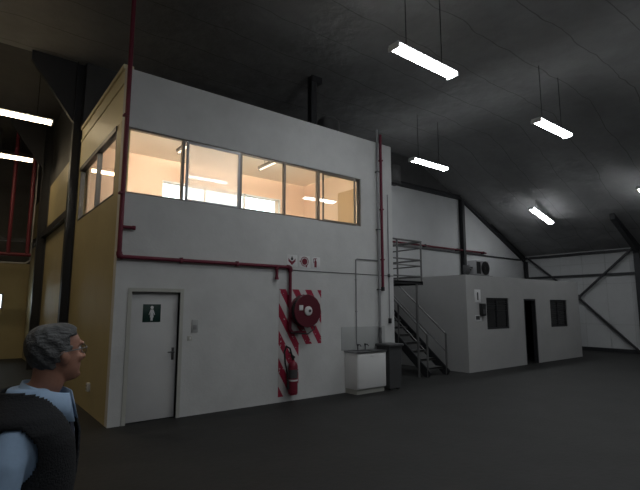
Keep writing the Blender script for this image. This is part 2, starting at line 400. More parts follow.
# fire pipe: down the corner, along the front, then down to the reel
fp = thing('fire_pipe', 'long red fire pipe running down the tower corner and across to the hose reel', 'pipe', (1.90, YF - .05, 2.5))
yp = YF - .055
q = MB(); q.tube([(1.90, yp, ROOFZ - .01), (1.90, yp, 2.62)], .036, 14); q.build('riser', M['red_pipe'], fp)
q = MB(); q.tube([(1.935, yp, 2.585), (5.10, yp, 2.585)], .032, 14); q.build('cross_pipe', M['red_pipe'], fp)
q = MB(); q.tube([(5.135, yp, 2.545), (5.135, yp, 1.37), (5.19, yp, 1.30), (5.40, yp, 1.30)], .032, 14); q.build('drop_pipe', M['red_pipe'], fp)
for pts in ([(1.90, yp, 2.66), (1.90, yp, 2.62), (1.91, yp, 2.595), (1.935, yp, 2.585), (1.95, yp, 2.585)], [(5.06, yp, 2.585), (5.10, yp, 2.585), (5.125, yp, 2.57), (5.135, yp, 2.545), (5.135, yp, 2.50)]):
    MB().tube(pts, .046, 14).build('elbow', M['red_pipe'], fp)
q = MB(); q.tube([(1.90, yp, 3.06), (2.11, yp, 3.06)], .027, 12); q.tube([(2.08, yp, 3.06), (2.12, yp, 3.06)], .036, 12); q.build('branch_stub', M['red_pipe'], fp)
q = MB(); q.tube([(4.82, yp, 2.585), (4.82, yp, 2.34)], .03, 12); q.tube([(4.82, yp, 2.60), (4.82, yp, 2.53)], .043, 12); q.tube([(4.82, yp, 2.37), (4.82, yp, 2.33)], .04, 12)
q.build('drain_stub', M['red_pipe'], fp)
for x in (2.9, 3.95): MB().box((x - .015, yp - .045, 2.54), (x + .015, YF, 2.63)).build('bracket', M['red_pipe'], fp)
for z in (3.6, 4.9): MB().box((1.84, yp - .045, z - .015), (1.92, YF, z + .015)).build('bracket', M['red_pipe'], fp)

# second red pipe and the grey pipes at the right end of the front
fp2 = thing('fire_pipe', 'short red riser pipe ending halfway down the right end of the front wall', 'pipe', (7.735, YF - .05, 2.18))
MB().tube([(7.735, yp, 5.95), (7.735, yp, 2.22)], .033, 14).build('riser', M['red_pipe'], fp2)
MB().tube([(7.735, yp, 2.26), (7.735, yp, 2.17)], .043, 14).build('end_cap', M['black'], fp2)
for z in (2.9, 4.1, 5.3): MB().box((7.695, yp - .04, z - .015), (7.775, YF, z + .015)).build('bracket', M['red_pipe'], fp2)
dp = thing('drain_pipe', 'dark grey drain pipe beside the red riser with a trap above the sink', 'pipe', (7.62, YF - .05, .9))
MB().tube([(7.62, yp, 6.05), (7.62, yp, 1.30)], .030, 12).build('pipe', M['grey'], dp)
MB().tube([(7.62, yp, 1.34), (7.62, yp, 1.22), (7.58, yp - .03, 1.15), (7.58, yp - .05, .98)], .036, 12).build('trap', M['dgrey'], dp)
for z in (2.2, 3.6, 5.0): MB().box((7.58, yp - .034, z - .012), (7.66, YF, z + .012)).build('bracket', M['dgrey'], dp)
vp = thing('conduit', 'thin pale conduit with a black end fitting near the right wall corner', 'pipe', (8.0, YF - .02, 1.4))
MB().tube([(7.98, YF - .018, 4.5), (7.98, YF - .018, 1.52)], .013, 8).build('pipe', M['grey'], vp)
MB().box((7.945, YF - .05, 1.42), (8.015, YF, 1.54), .006).build('end_box', M['black'], vp)
MB().box((7.955, YF - .035, 2.50), (8.005, YF, 2.58), .004).build('joint', M['dgrey'], vp)
sp = thing('conduit', 'thin grey water pipe looping from the red riser down to the sink', 'pipe', (6.9, YF - .02, 1.2))
MB().tube([(7.70, YF - .02, 2.875), (6.96, YF - .02, 2.875), (6.925, YF - .02, 2.84), (6.925, YF - .02, .98)], .013, 8).build('pipe', M['grey'], sp)
for z in (1.7, 2.4): MB().box((6.905, YF - .036, z - .008), (6.945, YF, z + .008)).build('clip', M['grey'], sp)
cb = thing('conduit', 'thin cable conduit running level from the hose reel signs to the right corner', 'cable', (5.2, YF - .01, 2.54))
MB().tube([(5.2, YF - .008, 2.535), (8.14, YF - .008, 2.535)], .0075, 6).build('cable', M['dgrey'], cb)
jb = thing('junction_box', 'dark box high on the tower wall by its right corner', 'box', (8.4, 7.85, 5.05))
MB().box((8.15, 7.72, 4.88), (8.60, 7.95, 5.38), .02).build('box', M['black'], jb); MB().box((8.25, 7.712, 4.94), (8.55, 7.72, 5.30), .004).build('cover', M['black'], jb)

# striped panel behind the reel and extinguisher (one L-shaped painted board)
st = thing('hazard_panel', 'red and white diagonal hazard stripe panel painted in an L shape behind the hose reel', 'panel', (4.91, YF - .004, .10))
MB().prism([(4.91, .10), (5.38, .10), (5.38, 1.06), (5.95, 1.06), (5.95, 2.15), (4.91, 2.15)], 1, YF - .006, YF).build('board', M['stripe'], st, smooth=False)

# hose reel
cx_, cz_ = 5.44, 1.725
hr = thing('hose_reel', 'round dark red fire hose reel mounted on the striped panel', 'hose reel', (cx_, YF - .1, 1.35))
MB().box((cx_ - .13, YF - .05, cz_ - .18), (cx_ + .13, YF - .006, cz_ + .18), .006).build('bracket', M['red_dark'], hr)
MB().lathe([(0, -.24), (.315, -.24), (.328, -.232), (.328, -.222), (.315, -.218), (.22, -.216), (.22, -.094), (.315, -.092), (.328, -.086), (.328, -.076), (.315, -.07), (.05, -.07), (.05, -.04), (0, -.04)],
           (cx_, YF, cz_), (0, 1, 0), 16).build('drum', M['red_dark'], hr)
q = MB()
for j in range(4):
    y = YF - .11 - j * .030; n = 40; r = .285
    q.tube([(cx_ + r * math.cos(2*PI*k/n), y, cz_ + r * math.sin(2*PI*k/n)) for k in range(n + 1)], .015, 8)
q.build('hose', M['black'], hr)
hb = MB().lathe([(0, -.272), (.07, -.272), (.09, -.262), (.09, -.24), (0, -.24)], (cx_ + .0, YF, cz_), (0, 1, 0), 24).build('hub', M['paper'], hr); hb['label'] = 'white round hub disc'
MB().lathe([(0, -.285), (.028, -.285), (.028, -.272), (0, -.272)], (cx_ + .02, YF, cz_), (0, 1, 0), 16).build('spindle', M['dgrey'], hb)
lb = MB().box((cx_ - .215, YF - .246, cz_ + .01), (cx_ - .12, YF - .24, cz_ + .11), .002).build('label_plate', M['paper'], hr)
q = MB(); q.tube([(cx_ + .22, YF - .16, cz_ - .25), (cx_ + .20, YF - .18, cz_ - .36), (cx_ + .05, YF - .17, cz_ - .45), (cx_ - .16, YF - .12, cz_ - .44), (cx_ - .30, YF - .08, cz_ - .42)], .014, 8); q.build('hose_tail', M['black'], hr)
q = MB(); q.tube([(cx_ + .20, YF - .17, cz_ - .30), (cx_ + .27, YF - .19, cz_ - .20), (cx_ + .31, YF - .20, cz_ - .15)], [.022, .02, .012], 10); q.build('nozzle', M['paper'], hr)

# fire extinguisher
ex, ez, ey = 5.17, .15, YF - .125
fe = thing('fire_extinguisher', 'red fire extinguisher with black hose hung low on the striped panel', 'fire extinguisher', (ex, ey, ez))
MB().lathe([(0, 0), (.078, 0), (.090, .014), (.090, .52), (.082, .56), (.055, .60), (.03, .615), (.03, .64), (0, .64)], (ex, ey, ez), n=24).build('cylinder', M['red'], fe)
MB().lathe([(.0915, .30), (.0925, .30), (.0925, .46), (.0915, .46)], (ex, ey, ez), n=24).build('body_label', M['dgrey'], fe)
MB().lathe([(.0915, .245), (.0925, .245), (.0925, .275), (.0915, .275)], (ex, ey, ez), n=24).build('label_band', M['paper'], fe)
q = MB(); q.tube([(ex, ey, ez + .64), (ex, ey, ez + .69)], .026, 12); q.box((ex - .03, ey - .03, ez + .67), (ex + .03, ey + .03, ez + .71), .005); q.build('valve', M['black'], fe)
q = MB(); q.bar((ex + .02, ey, ez + .70), (ex - .11, ey, ez + .80), .02, .014); q.bar((ex + .02, ey, ez + .685), (ex - .10, ey, ez + .72), .02, .012); q.build('handle', M['black'], fe)
q = MB(); q.tube([(ex - .02, ey, ez + .69), (ex - .09, ey - .02, ez + .86), (ex - .17, ey - .02, ez + .90), (ex - .215, ey - .02, ez + .80), (ex - .19, ey - .01, ez + .60), (ex - .135, ey, ez + .40), (ex - .115, ey, ez + .22)], .017, 10)
q.tube([(ex - .115, ey, ez + .24), (ex - .11, ey, ez + .10)], [.02, .03], 10); q.build('hose', M['black'], fe)
MB().box((ex - .03, YF - .04, ez + .38), (ex + .03, YF - .006, ez + .56), .004).build('bracket', M['dgrey'], fe)

# three fire signs in a row
def fire_sign(x0, x1, z0, z1, label):
    t = thing('fire_sign', label, 'sign', ((x0 + x1)/2, YF - .004, z0))
    MB().box((x0, YF - .006, z0), (x1, YF, z1), .002).build('plate', M['paper'], t); return t
zs0, zs1 = 2.605, 2.845; yq = YF - .008
t = fire_sign(5.085, 5.34, zs0, zs1, 'white sign with red downward arrow and flame, left of the three fire signs')
a = 5.205
MB().prism([(a, 2.635), (a + .085, 2.715), (a + .085, 2.775), (a + .05, 2.735), (a, 2.71), (a - .05, 2.735), (a - .085, 2.775), (a - .085, 2.715)], 1, yq, yq + .002).build('arrow', M['red'], t)
MB().prism([(a - .022, 2.735), (a + .022, 2.735), (a + .03, 2.765), (a + .012, 2.80), (a, 2.825), (a - .01, 2.795), (a - .028, 2.765)], 1, yq, yq + .002).build('flame', M['black'], t)
t = fire_sign(5.365, 5.66, zs0 - .005, zs1 - .005, 'white sign with round red hose reel symbol, middle of the three fire signs')
q = MB(); a = 5.52; z = 2.725
q.lathe([(.085, 0), (.10, 0), (.10, .002), (.085, .002)], (a, yq, z), (0, 1, 0), 24); q.lathe([(0, 0), (.068, 0), (.068, .002), (0, .002)], (a, yq, z), (0, 1, 0), 24)
q.box((a - .125, yq, z - .012), (a - .09, yq + .002, z + .012)); q.box((a + .03, yq, z - .115), (a + .06, yq + .002, z - .07)); q.build('reel_symbol', M['red'], t)
t = fire_sign(5.69, 5.925, zs0 - .01, zs1 - .01, 'white sign with red fire extinguisher symbol, right of the three fire signs')
q = MB(); a = 5.80; z = 2.62
q.prism([(a - .03, z), (a + .03, z), (a + .03, z + .12), (a + .012, z + .145), (a + .012, z + .17), (a - .012, z + .17), (a - .012, z + .145), (a - .03, z + .12)], 1, yq, yq + .002)
q.prism([(a - .05, z + .165), (a + .035, z + .18), (a + .035, z + .192), (a - .05, z + .185)], 1, yq, yq + .002); q.box((a - .055, yq, z + .09), (a - .043, yq + .002, z + .18)); q.build('extinguisher_symbol', M['red'], t)

# sink cabinet, splashback, bin
sk = thing('sink_cabinet', 'white sink cabinet with steel top against the front wall', 'sink', (7.03, 7.42, 0))
sx0, sx1, sy0, sy1 = 6.59, 7.43, 7.25, YF
MB().box((sx0 + .02, sy0 + .04, 0), (sx1 - .02, sy1, .10)).build('plinth', M['jamb'], sk)
MB().box((sx0, sy0, .10), (sx1, sy1, .84), .012).build('body', M['white'], sk)
for a, b in ((sx0 + .012, sx1 - .012),):
    d = MB().box((a, sy0 - .018, .12), (b, sy0, .82), .006).build('cabinet_door', M['white'], sk)
    MB().box(((a + b)/2 - .05, sy0 - .03, .77), ((a + b)/2 + .05, sy0 - .018, .785), .003).build('handle', M['white'], d)
q = MB(); bx0, bx1, by0, by1 = 6.75, 7.20, 7.33, 7.57
q.box((sx0 - .015, sy0 - .03, .84), (sx1 + .015, by0, .87)); q.box((sx0 - .015, by1, .84), (sx1 + .015, sy1, .87)); q.box((sx0 - .015, by0, .84), (bx0, by1, .87)); q.box((bx1, by0, .84), (sx1 + .015, by1, .87))
q.build('worktop', M['stainless'], sk, smooth=False)
q = MB(); q.box((bx0, by0, .842), (bx1, by1, .846)); q.build('basin', M['stainless'], sk)
for x in (6.94, 7.16):
    q = MB(); q.tube([(x, 7.605, .865), (x, 7.605, .96), (x, 7.59, .985), (x, 7.53, .985), (x, 7.50, .95)], .011, 8); q.tube([(x, 7.605, .96), (x, 7.605, 1.0)], .02, 8); q.build('tap', M['dgrey'], sk)
sb = thing('splashback', 'plain grey splashback board on the wall above the sink', 'panel', (7.15, YF - .005, .88))
MB().box((6.50, YF - .008, .875), (7.82, YF, 1.37), .002).build('board', M['splash'], sb)
bn = thing('waste_bin', 'tall dark grey bin with lid between sink and stairs', 'bin', (7.8, 7.42, 0))
MB().loft([[(7.56, 7.26, .03), (7.91, 7.26, .03), (7.91, 7.60, .03), (7.56, 7.60, .03)], [(7.53, 7.23, .93), (7.94, 7.23, .93), (7.94, 7.62, .93), (7.53, 7.62, .93)]]).build('body', M['dgrey'], bn)
MB().box((7.49, 7.19, .93), (7.97, 7.635, .985), .015).build('lid', M['dgrey'], bn)
for x in (7.62, 7.85):
    for y in (7.30, 7.56): MB().box((x - .03, y - .03, 0), (x + .03, y + .03, .03)).build('foot', M['black'], bn)
# ------------------------------------------------------------------ staircase and landing
stc = thing('staircase', 'steel staircase with open treads and pipe handrails beside the tower', 'stairs', (10.05, 8.0, 0))
SX0, SX1 = 9.72, 10.50; SYb = 7.95; SL = .84; NS = 12; rise = 2.47 / NS
def sy(z): return SYb + z / SL
for k in range(1, NS):
    z = rise * k; y = sy(z)
    q = MB(); q.box((SX0 + .02, y - .12, z - .035), (SX1 - .02, y + .12, z)); q.box((SX0 + .02, y - .12, z - .06), (SX1 - .02, y - .11, z)); q.build('tread', M['tread'], stc, smooth=False)
for x in (SX0, SX1):
    q = MB(); q.bar((x, SYb - .02, .02), (x, sy(2.47), 2.45), .04, .22); q.build('stringer', M['dark_steel'], stc, smooth=False)
    q = MB()
    q.tube([(x, SYb + .02, 1.08), (x, sy(2.47), 2.47 + 1.0)], .024, 10); q.tube([(x, SYb + .02, .60), (x, sy(2.47), 2.47 + .52)], .016, 8)
    q.build('handrail', M['galv'], stc)
    for z in (0, .83, 1.65): 
        MB().tube([(x, sy(z) + .02, max(z - .02, 0)), (x, sy(z) + .02, z + 1.08)], .027, 10).build('post', M['galv'], stc)
ld = thing('landing', 'raised steel landing with pipe railing against the right side of the tower', 'landing', (8.8, 9.5, 0))
q = MB(); q.box((XR, 8.0, 2.43), (9.66, 10.86, 2.47)); q.box((XR, 10.90, 2.43), (SX1 + .02, YB, 2.47)); q.box((XR, 8.0, 2.40), (9.66, 8.06, 2.47)); q.box((9.60, 8.0, 2.38), (9.66, 10.86, 2.47)); q.build('deck', M['dark_steel'], ld, smooth=False)
for y in (8.05, 10.8): MB().tube([(9.46, y, 0), (9.46, y, 2.41)], .03, 10).build('support_leg', M['galv'], ld)
for x, y in ((8.72, 8.03), (9.64, 8.03), (9.64, 9.4), (9.64, 10.78), (XR + .06, 8.03)):
    MB().tube([(x, y, 2.47), (x, y, 3.55)], .024, 10).build('post', M['galv'], ld)
for z, r in ((3.54, .024), (3.36, .014), (3.04, .018), (2.88, .014), (2.60, .018)):
    MB().tube([(XR + .02, 8.03, z), (9.64, 8.03, z), (9.64, 10.78, z)], r, 8).build('rail', M['galv'], ld)

# ------------------------------------------------------------------ ground-floor office
OX0, OX1, OY, OZ = 11.2, 18.2, 7.75, 2.71
w1 = (12.17, 13.38, 1.15, 2.07); w2_ = (16.0, 17.22, 1.12, 2.05); dr = (14.27, 15.02, 2.06)
q = MB(); Y2 = OY + .12
q.box((OX0, OY, 0), (w1[0], Y2, OZ)); q.box((w1[0], OY, 0), (w1[1], Y2, w1[2])); q.box((w1[0], OY, w1[3]), (w1[1], Y2, OZ)); q.box((w1[1], OY, 0), (dr[0], Y2, OZ))
q.box((dr[0], OY, dr[2]), (dr[1], Y2, OZ)); q.box((dr[1], OY, 0), (w2_[0], Y2, OZ)); q.box((w2_[0], OY, 0), (w2_[1], Y2, w2_[2])); q.box((w2_[0], OY, w2_[3]), (w2_[1], Y2, OZ)); q.box((w2_[1], OY, 0), (OX1, Y2, OZ))
struct('wall_office_front', q, M['office'], smooth=False)
struct('wall_office_left', MB().box((OX0, Y2, 0), (OX0 + .12, YB, OZ)), M['office'], smooth=False)
struct('wall_office_right', MB().box((OX1 - .12, Y2, 0), (OX1, YB, OZ)), M['office'], smooth=False)
struct('ceiling_office', MB().box((OX0 + .12, Y2, OZ - .1), (OX1 - .12, YB, OZ - .01)), M['void'], smooth=False)
struct('wall_office_inside', MB().box((OX0 + .12, 9.4, 0), (OX1 - .12, 9.45, OZ - .1)), M['void'], smooth=False)
for i, (a, b, c, d) in enumerate((w1, w2_)):
    f = MB(); frame(f, a, b, c, d, OY + .03, OY + .09, .05); f.box(((a + b)/2 - .02, OY + .03, c), ((a + b)/2 + .02, OY + .09, d))
    o = struct('window_%d' % (5 + i), f, M['dark_steel'], smooth=False)
    MB().box((a + .05, OY + .06, c + .05), (b - .05, OY + .066, d - .05)).build('pane', M['darkglass'], o, smooth=False)
    bl = MB()
    for k in range(5 if i == 0 else 12): bl.box((a + .06, OY + .045, d - .08 - k * .07), (b - .06, OY + .055, d - .10 - k * .07))
    bl.build('blind', M['blind'], o, smooth=False)
f = MB(); f.box((dr[0], OY + .0, 0), (dr[0] + .05, Y2, dr[2])); f.box((dr[1] - .05, OY, 0), (dr[1], Y2, dr[2])); f.box((dr[0] + .05, OY, dr[2] - .05), (dr[1] - .05, Y2, dr[2]))
o = struct('door_2', f, M['dark_steel'], smooth=False)
MB().box((dr[0] + .055, Y2 + .0, .01), (dr[0] + .095, Y2 + .66, dr[2] - .06)).build('door_leaf', M['dgrey'], o, smooth=False)
# notices and boxes on the office wall
t = plate('wall_notice', 'white upright notice high on the office wall left of its window', 'sign', 11.58, 11.88, 1.93, 2.30, M['paper'], OY)
MB().box((11.70, OY - .015, 2.0), (11.76, OY - .012, 2.22)).build('mark', M['dgrey'], t)
t = plate('wall_box', 'black wall box beside the left office window', 'box', 11.80, 11.99, 1.55, 1.90, M['black'], OY, .10)
MB().box((11.83, OY - .106, 1.60), (11.96, OY - .10, 1.74)).build('cover', M['dgrey'], t)
t = plate('wall_notice', 'small pale notice with dark mark below the black wall box', 'sign', 11.58, 11.90, 1.39, 1.57, M['paper'], OY)
MB().box((11.60, OY - .015, 1.44), (11.78, OY - .012, 1.55)).build('mark', M['dgrey'], t)
#t = thing('door_bell', 'small dark push button on office wall right of the left window', 'button', (13.72, OY - .02, 1.5))
# air conditioner on the office roof
ay = 8.45
ac = thing('air_conditioner', 'outdoor air conditioner unit with round fan on the office roof', 'air conditioner', (13.1, ay, OZ))
q = MB(); ax0, ax1, az0, az1 = 12.80, 13.52, 2.80, 3.28
q.box((ax0, ay, az0), (ax1, ay + .32, az1), .015); q.build('casing', M['grey'], ac)
q = MB()
for r in (.06, .11, .16, .205): q.lathe([(r, 0), (r + .014, 0), (r + .014, .012), (r, .012)], (13.29, ay - .026, 3.04), (0, 1, 0), 28)
for k in range(12):
    a = k * PI / 6; q.bar((13.29 + .05 * math.cos(a), ay - .02, 3.04 + .05 * math.sin(a)), (13.29 + .21 * math.cos(a), ay - .02, 3.04 + .21 * math.sin(a)), .006, .008, (0, 1, 0))
q.build('fan_guard', M['black'], ac)
MB().lathe([(0, 0), (.205, 0), (.205, .008), (0, .008)], (13.29, ay - .010, 3.04), (0, 1, 0), 28).build('fan_opening', M['black'], ac)
q = MB(); 
for k in range(6): q.box((12.83 + k * .036, ay - .012, az0 + .05), (12.852 + k * .036, ay, az1 - .05))
q.build('grille', M['black'], ac, smooth=False)
q = MB(); q.box((12.70, ay - .03, OZ), (13.66, ay + .03, az0)); q.box((12.70, ay + .26, OZ), (13.66, ay + .32, az0)); q.build('base_rails', M['black'], ac, smooth=False)
q = MB(); q.tube([(12.80, ay + .2, 2.98), (12.68, ay + .2, 2.98), (12.62, ay + .2, 2.90), (12.60, ay + .2, 2.72)], .022, 8); q.tube([(12.80, ay + .14, 3.05), (12.66, ay + .14, 3.03), (12.57, ay + .14, 2.90), (12.56, ay + .14, 2.72)], .016, 8); q.build('pipework', M['black'], ac)
bx = thing('isolator_box', 'small dark box on the office roof left of the air conditioner', 'box', (12.55, ay - .1, OZ))
q = MB(); q.box((12.28, ay + .0, OZ + .12), (12.46, ay + .13, OZ + .38), .01); q.build('box', M['dgrey'], bx)
MB().tube([(12.35, ay + .065, OZ), (12.35, ay + .065, OZ + .13)], .02, 8).build('post', M['dgrey'], bx)

# ------------------------------------------------------------------ steelwork on the back and right walls
def single(name, mb, m, label, cat, group=None): return tag(mb.build(name, m, None, smooth=False), label, cat, group)
single('steel_column', MB().hbeam((16.0, YB - .10, 0 + OZ), (16.0, YB - .10, 6.2), .16, .18, (0, 1, 0)), M['dark_steel'], 'dark steel column rising behind the office at the back wall', 'column')
single('head_beam', MB().hbeam((XR + .02, YB - .08, 6.27), (16.1, YB - .08, 6.27), .14, .16), M['dark_steel'], 'dark level beam along the top of the back wall', 'beam')
single('edge_rafter', MB().hbeam((16.0, YB - .08, 6.30), (XW - .1, YB - .08, 3.98), .14, .2), M['dark_steel'], 'dark sloping rafter down the edge of the back wall', 'beam')
single('wall_rail', MB().bar((XR + .03, YB - .03, 3.98), (XW - .02, YB - .03, 3.98), .05, .05), M['brace'], 'thin dark rail just under the red pipe on the back wall', 'rail')
bp = thing('fire_pipe', 'red pipe running level across the back wall above the office', 'pipe', (14, YB - .12, 4.1))
MB().tube([(XR + .2, YB - .11, 4.085), (17.6, YB - .11, 4.085)], .034, 10).build('pipe', M['red_far'], bp)
for x in (9.5, 11.5, 13.6, 15.6, 17.4): MB().box((x - .02, YB - .155, 4.035), (x + .02, YB, 4.135)).build('bracket', M['dark_steel'], bp)
bc = thing('corner_post', 'dark post in the far corner beside the sloping rafter', 'column', (XW - .12, YB - .1, 0))
MB().hbeam((XW - .12, YB - .12, 0), (XW - .12, YB - .12, 3.9), .14, .14, (0, 1, 0)).build('post', M['dark_steel'], bc, smooth=False)
xb = XW - .12; ctr = (xb, 8.87, 2.2)
for (y, z), lab in (((6.72, 4.1), 'diagonal steel brace rising right from the cross point on the right wall'), ((6.72, .05), 'diagonal steel brace falling right from the cross point to the floor'),
                    ((11.05, 4.1), 'diagonal steel brace rising left from the cross point toward the far corner'), ):
    single('diagonal_brace', MB().bar(ctr, (xb, y, z), .07, .09, (1, 0, 0)), M['brace'], lab, 'brace')
gp = thing('gusset_plate', 'small steel plate where the wall braces meet', 'plate', (xb, 8.87, 2.1))
MB().box((xb - .05, 8.75, 2.08), (xb - .036, 8.99, 2.32)).build('plate', M['brace'], gp)
# portal frame nearest the right edge
pf = thing('portal_frame', 'dark steel portal column and rafter at the right edge of the photo', 'column', (20.7, 6.5, 0))
MB().hbeam((20.70, 6.5, 0), (20.70, 6.5, 4.15), .2, .34, (1, 0, 0)).build('column', M['dark_steel'], pf, smooth=False)
q = MB(); q.prism([(20.86, 3.5), (20.86, roofz(20.86) - .02), (18.5, roofz(18.5) - .03), (18.5, roofz(18.5) - .24), (20.4, 4.02)], 1, 6.42, 6.58); q.build('haunch', M['dark_steel'], pf, smooth=False)
# dark pieces above the tower
rp = thing('roof_post', 'dark post standing on the tower roof up to the ceiling', 'column', (6.42, 8.6, 5.6))
MB().hbeam((6.42, 8.6, 5.6), (6.42, 8.6, ROOFZ), .16, .16, (0, 1, 0)).build('post', M['dark_steel'], rp, smooth=False)
MB().box((6.36, 8.5, ROOFZ - .16), (6.66, 8.7, ROOFZ), .01).build('head_plate', M['dark_steel'], rp)
vt = thing('roof_vent', 'low dark rounded vent on the tower roof right of the post', 'vent', (6.9, 8.6, 5.6))
MB().lathe([(.28, 0), (.28, .72), (.27, .80), (.20, .88), (.10, .92), (0, .93)], (6.92, 8.6, 5.6)).build('cowl', M['dgrey'], vt)
MB().lathe([(.34, 0), (.34, .06), (.28, .06)], (6.92, 8.6, 5.6)).build('flange', M['dgrey'], vt)
# ------------------------------------------------------------------ left wing: columns and sprinkler pipes
for i, (x0, y, lab) in enumerate(((1.70, 11.48, 'dark steel column at the rear corner of the tower side wall'), (1.64, 16.0, 'dark steel column farther along the yellow wing wall'))):
    c = thing('steel_column', lab, 'column', (1.8, y, 0))
    xm = (x0 + XL) / 2
    MB().hbeam((xm, y, 0), (xm, y, ROOFZ), .22, XL - x0 - .002, (1, 0, 0)).build('shaft', M['dark_steel'], c, smooth=False)
    MB().prism([(x0, 6.0), (x0, ROOFZ), (x0 - .9, ROOFZ), (x0 - .9, ROOFZ - .2)], 1, y - .06, y + .06).build('haunch', M['dark_steel'], c, smooth=False)
fs = thing('sprinkler_pipe', 'red pipes dropping from the roof to a level run before the far yellow wall', 'pipe', (1.2, 17, 3.3))
for x in (1.02, 1.52): MB().tube([(x, 17, ROOFZ - .01), (x, 17, 3.45)], .055, 10).build('drop', M['red_far'], fs)
MB().tube([(-4, 17, 3.42), (1.62, 17, 3.42)], .055, 10).build('run', M['red_far'], fs)
dk = thing('cable_tray', 'dark level tray high before the far yellow wall', 'tray', (0, 17.3, 3.8))
MB().box((-4, 17.25, 3.86), (1.78, 17.4, 3.98)).build('tray', M['dark_steel'], dk, smooth=False)
for x in (-2, -.5, .6): MB().tube([(x, 17.32, 3.97), (x, 17.32, ROOFZ)], .012, 6).build('hanger', M['dark_steel'], dk)
cdt = thing('conduit', 'thin grey conduit bending up below the level red run on the left', 'pipe', (1.3, 17.1, 3.1))
MB().tube([(-4, 17.05, 3.16), (1.5, 17.05, 3.16), (1.62, 17.05, 3.26), (1.64, 17.05, ROOFZ)], .025, 8).build('pipe', M['grey'], cdt)

# ------------------------------------------------------------------ ceiling lights
def make_light(name, lab, loc, lamp, drop, length=1.58, tilt=0.0, group='hanging fluorescent ceiling lights'):
    t = thing(name, lab, 'ceiling light', loc, group)
    L = length / 2; x, y, z = loc
    q = MB(); q.box((x - L, y - .105, z + .03), (x + L, y + .105, z + .07), .006); hs = q.build('housing', M['white'], t)
    n = 10
    prof = [(y + .115 * math.cos(PI + PI * k / n), z + .03 + .065 * math.sin(PI + PI * k / n)) for k in range(n + 1)]
    MB().prism(prof, 0, x - L + .03, x + L - .03).build('diffuser', lamp, t)
    for s in (-1, 1): MB().box((x + s * (L - .03), y - .12, z - .04), (x + s * L, y + .12, z + .04), .004).build('end_cap', M['white'], t)
    for s in (-.6, .6):
        xx = x + s * L
        MB().tube([(xx, y, z + .07), (xx, y, z + .07 + drop + (tilt and -s * L * math.tan(tilt)*0))], .008, 6).build('hanger', M['dark_steel'], t)
    return t
RZ = 6.0; drop = ROOFZ - RZ - .072
base = make_light('ceiling_light', 'largest hanging fluorescent light, at the top above the tower roof', (6.02, 4.80, RZ), M['lamp'], drop)
for loc, lab in (((10.80, 4.90, RZ), 'bright white hanging light second in the row nearest the camera'), ((10.70, 8.50, RZ), 'white hanging light right of the tower above the stairs'),
                 ((6.1, 1.2, RZ), 'unseen hanging fluorescent light added over the middle of the hall, out in front of the tower'), ((10.9, 1.2, RZ), 'unseen hanging fluorescent light added over the open floor before the office'),
                 ((6.1, -2.4, RZ), 'unseen hanging fluorescent light added over the floor right of the camera'), ((.9, 1.2, RZ), 'unseen hanging fluorescent light added over the man and the camera'), ((.9, -2.4, RZ), 'unseen hanging fluorescent light added over the floor behind the camera')):
    copy_tree(base, loc, lab)  # unseen copies in front of and behind the camera are added for brightness
# lights under the sloping side of the roof, tilted with it
tl = make_light('ceiling_light', 'small tilted hanging light under the roof slope above the office', (0, 0, 0), M['lamp'], .42)
tl.location = (17.40, 8.55, 5.27); tl.rotation_euler = (0, math.radians(14.5), 0)
for loc, lab in (((17.02, 4.87, 5.25), 'tilted hanging light half cut off by the right edge of the photo'),):
    copy_tree(tl, loc, lab)
wb = make_light('ceiling_light', 'long warm hanging light at the upper left edge, nearer of the two seen', (.55, 11.82, RZ), M['lamp_warm'], drop, group='warm hanging lights on the left')
for loc, lab in (((.54, 15.33, RZ), 'thin warm hanging light at the left edge, farther of the two seen'), ((-.85, 8.30, RZ), 'warm hanging light over the passage beside the tower side window'),
                 ((-5, 11.8, RZ), 'unseen warm hanging light added deep in the left wing'), ((-5, 6.5, RZ), 'unseen warm hanging light added at the far left of the hall')):
    copy_tree(wb, loc, lab)  # the copies farthest left are out of view, added to brighten that side
# battens in the upper room
def batten(x, lab):
    t = thing('batten_light', lab, 'ceiling light', (x, 8.9, 5.2), 'battens in the upper room')
    MB().box((x - .05, 8.25, 5.17), (x + .05, 9.6, 5.23), .004).build('tray', M['bronze'], t)
    MB().tube([(x, 8.29, 5.145), (x, 9.56, 5.145)], .019, 10).build('tube', M['room_lamp'], t)
    for y in (8.27, 9.58): MB().box((x - .025, y - .015, 5.12), (x + .025, y + .015, 5.17)).build('tube_holder', M['bronze'], t)
    for y in (8.5, 9.35): MB().tube([(x, y, 5.23), (x, y, 5.42)], .008, 6).build('hanger', M['bronze'], t)
    return t
for x in (3.2, 5.6):  # battens hidden by the front wall, added to brighten the upper room
    t = thing('added_wall_batten', 'unseen fluorescent batten added inside the upper room above its front windows, %s end' % ('left' if x < 4 else 'right'), 'ceiling light', (x, Y1 + .06, 5.2), 'unseen battens added above the front windows')
    MB().box((x - .75, Y1 + .012, 5.17), (x + .75, Y1 + .05, 5.29), .004).build('tray', M['white'], t)
    MB().tube([(x - .72, Y1 + .09, 5.23), (x + .72, Y1 + .09, 5.23)], .028, 10).build('tube', M['room_lamp_added'], t)
    for k in (-.735, .735): MB().box((x + k - .015, Y1 + .04, 5.20), (x + k + .015, Y1 + .12, 5.26)).build('tube_holder', M['white'], t)
b0 = batten(3.50, 'fluorescent batten on the upper room ceiling behind the left window panes')
batten(5.55, 'fluorescent batten on the upper room ceiling behind the middle window pane')

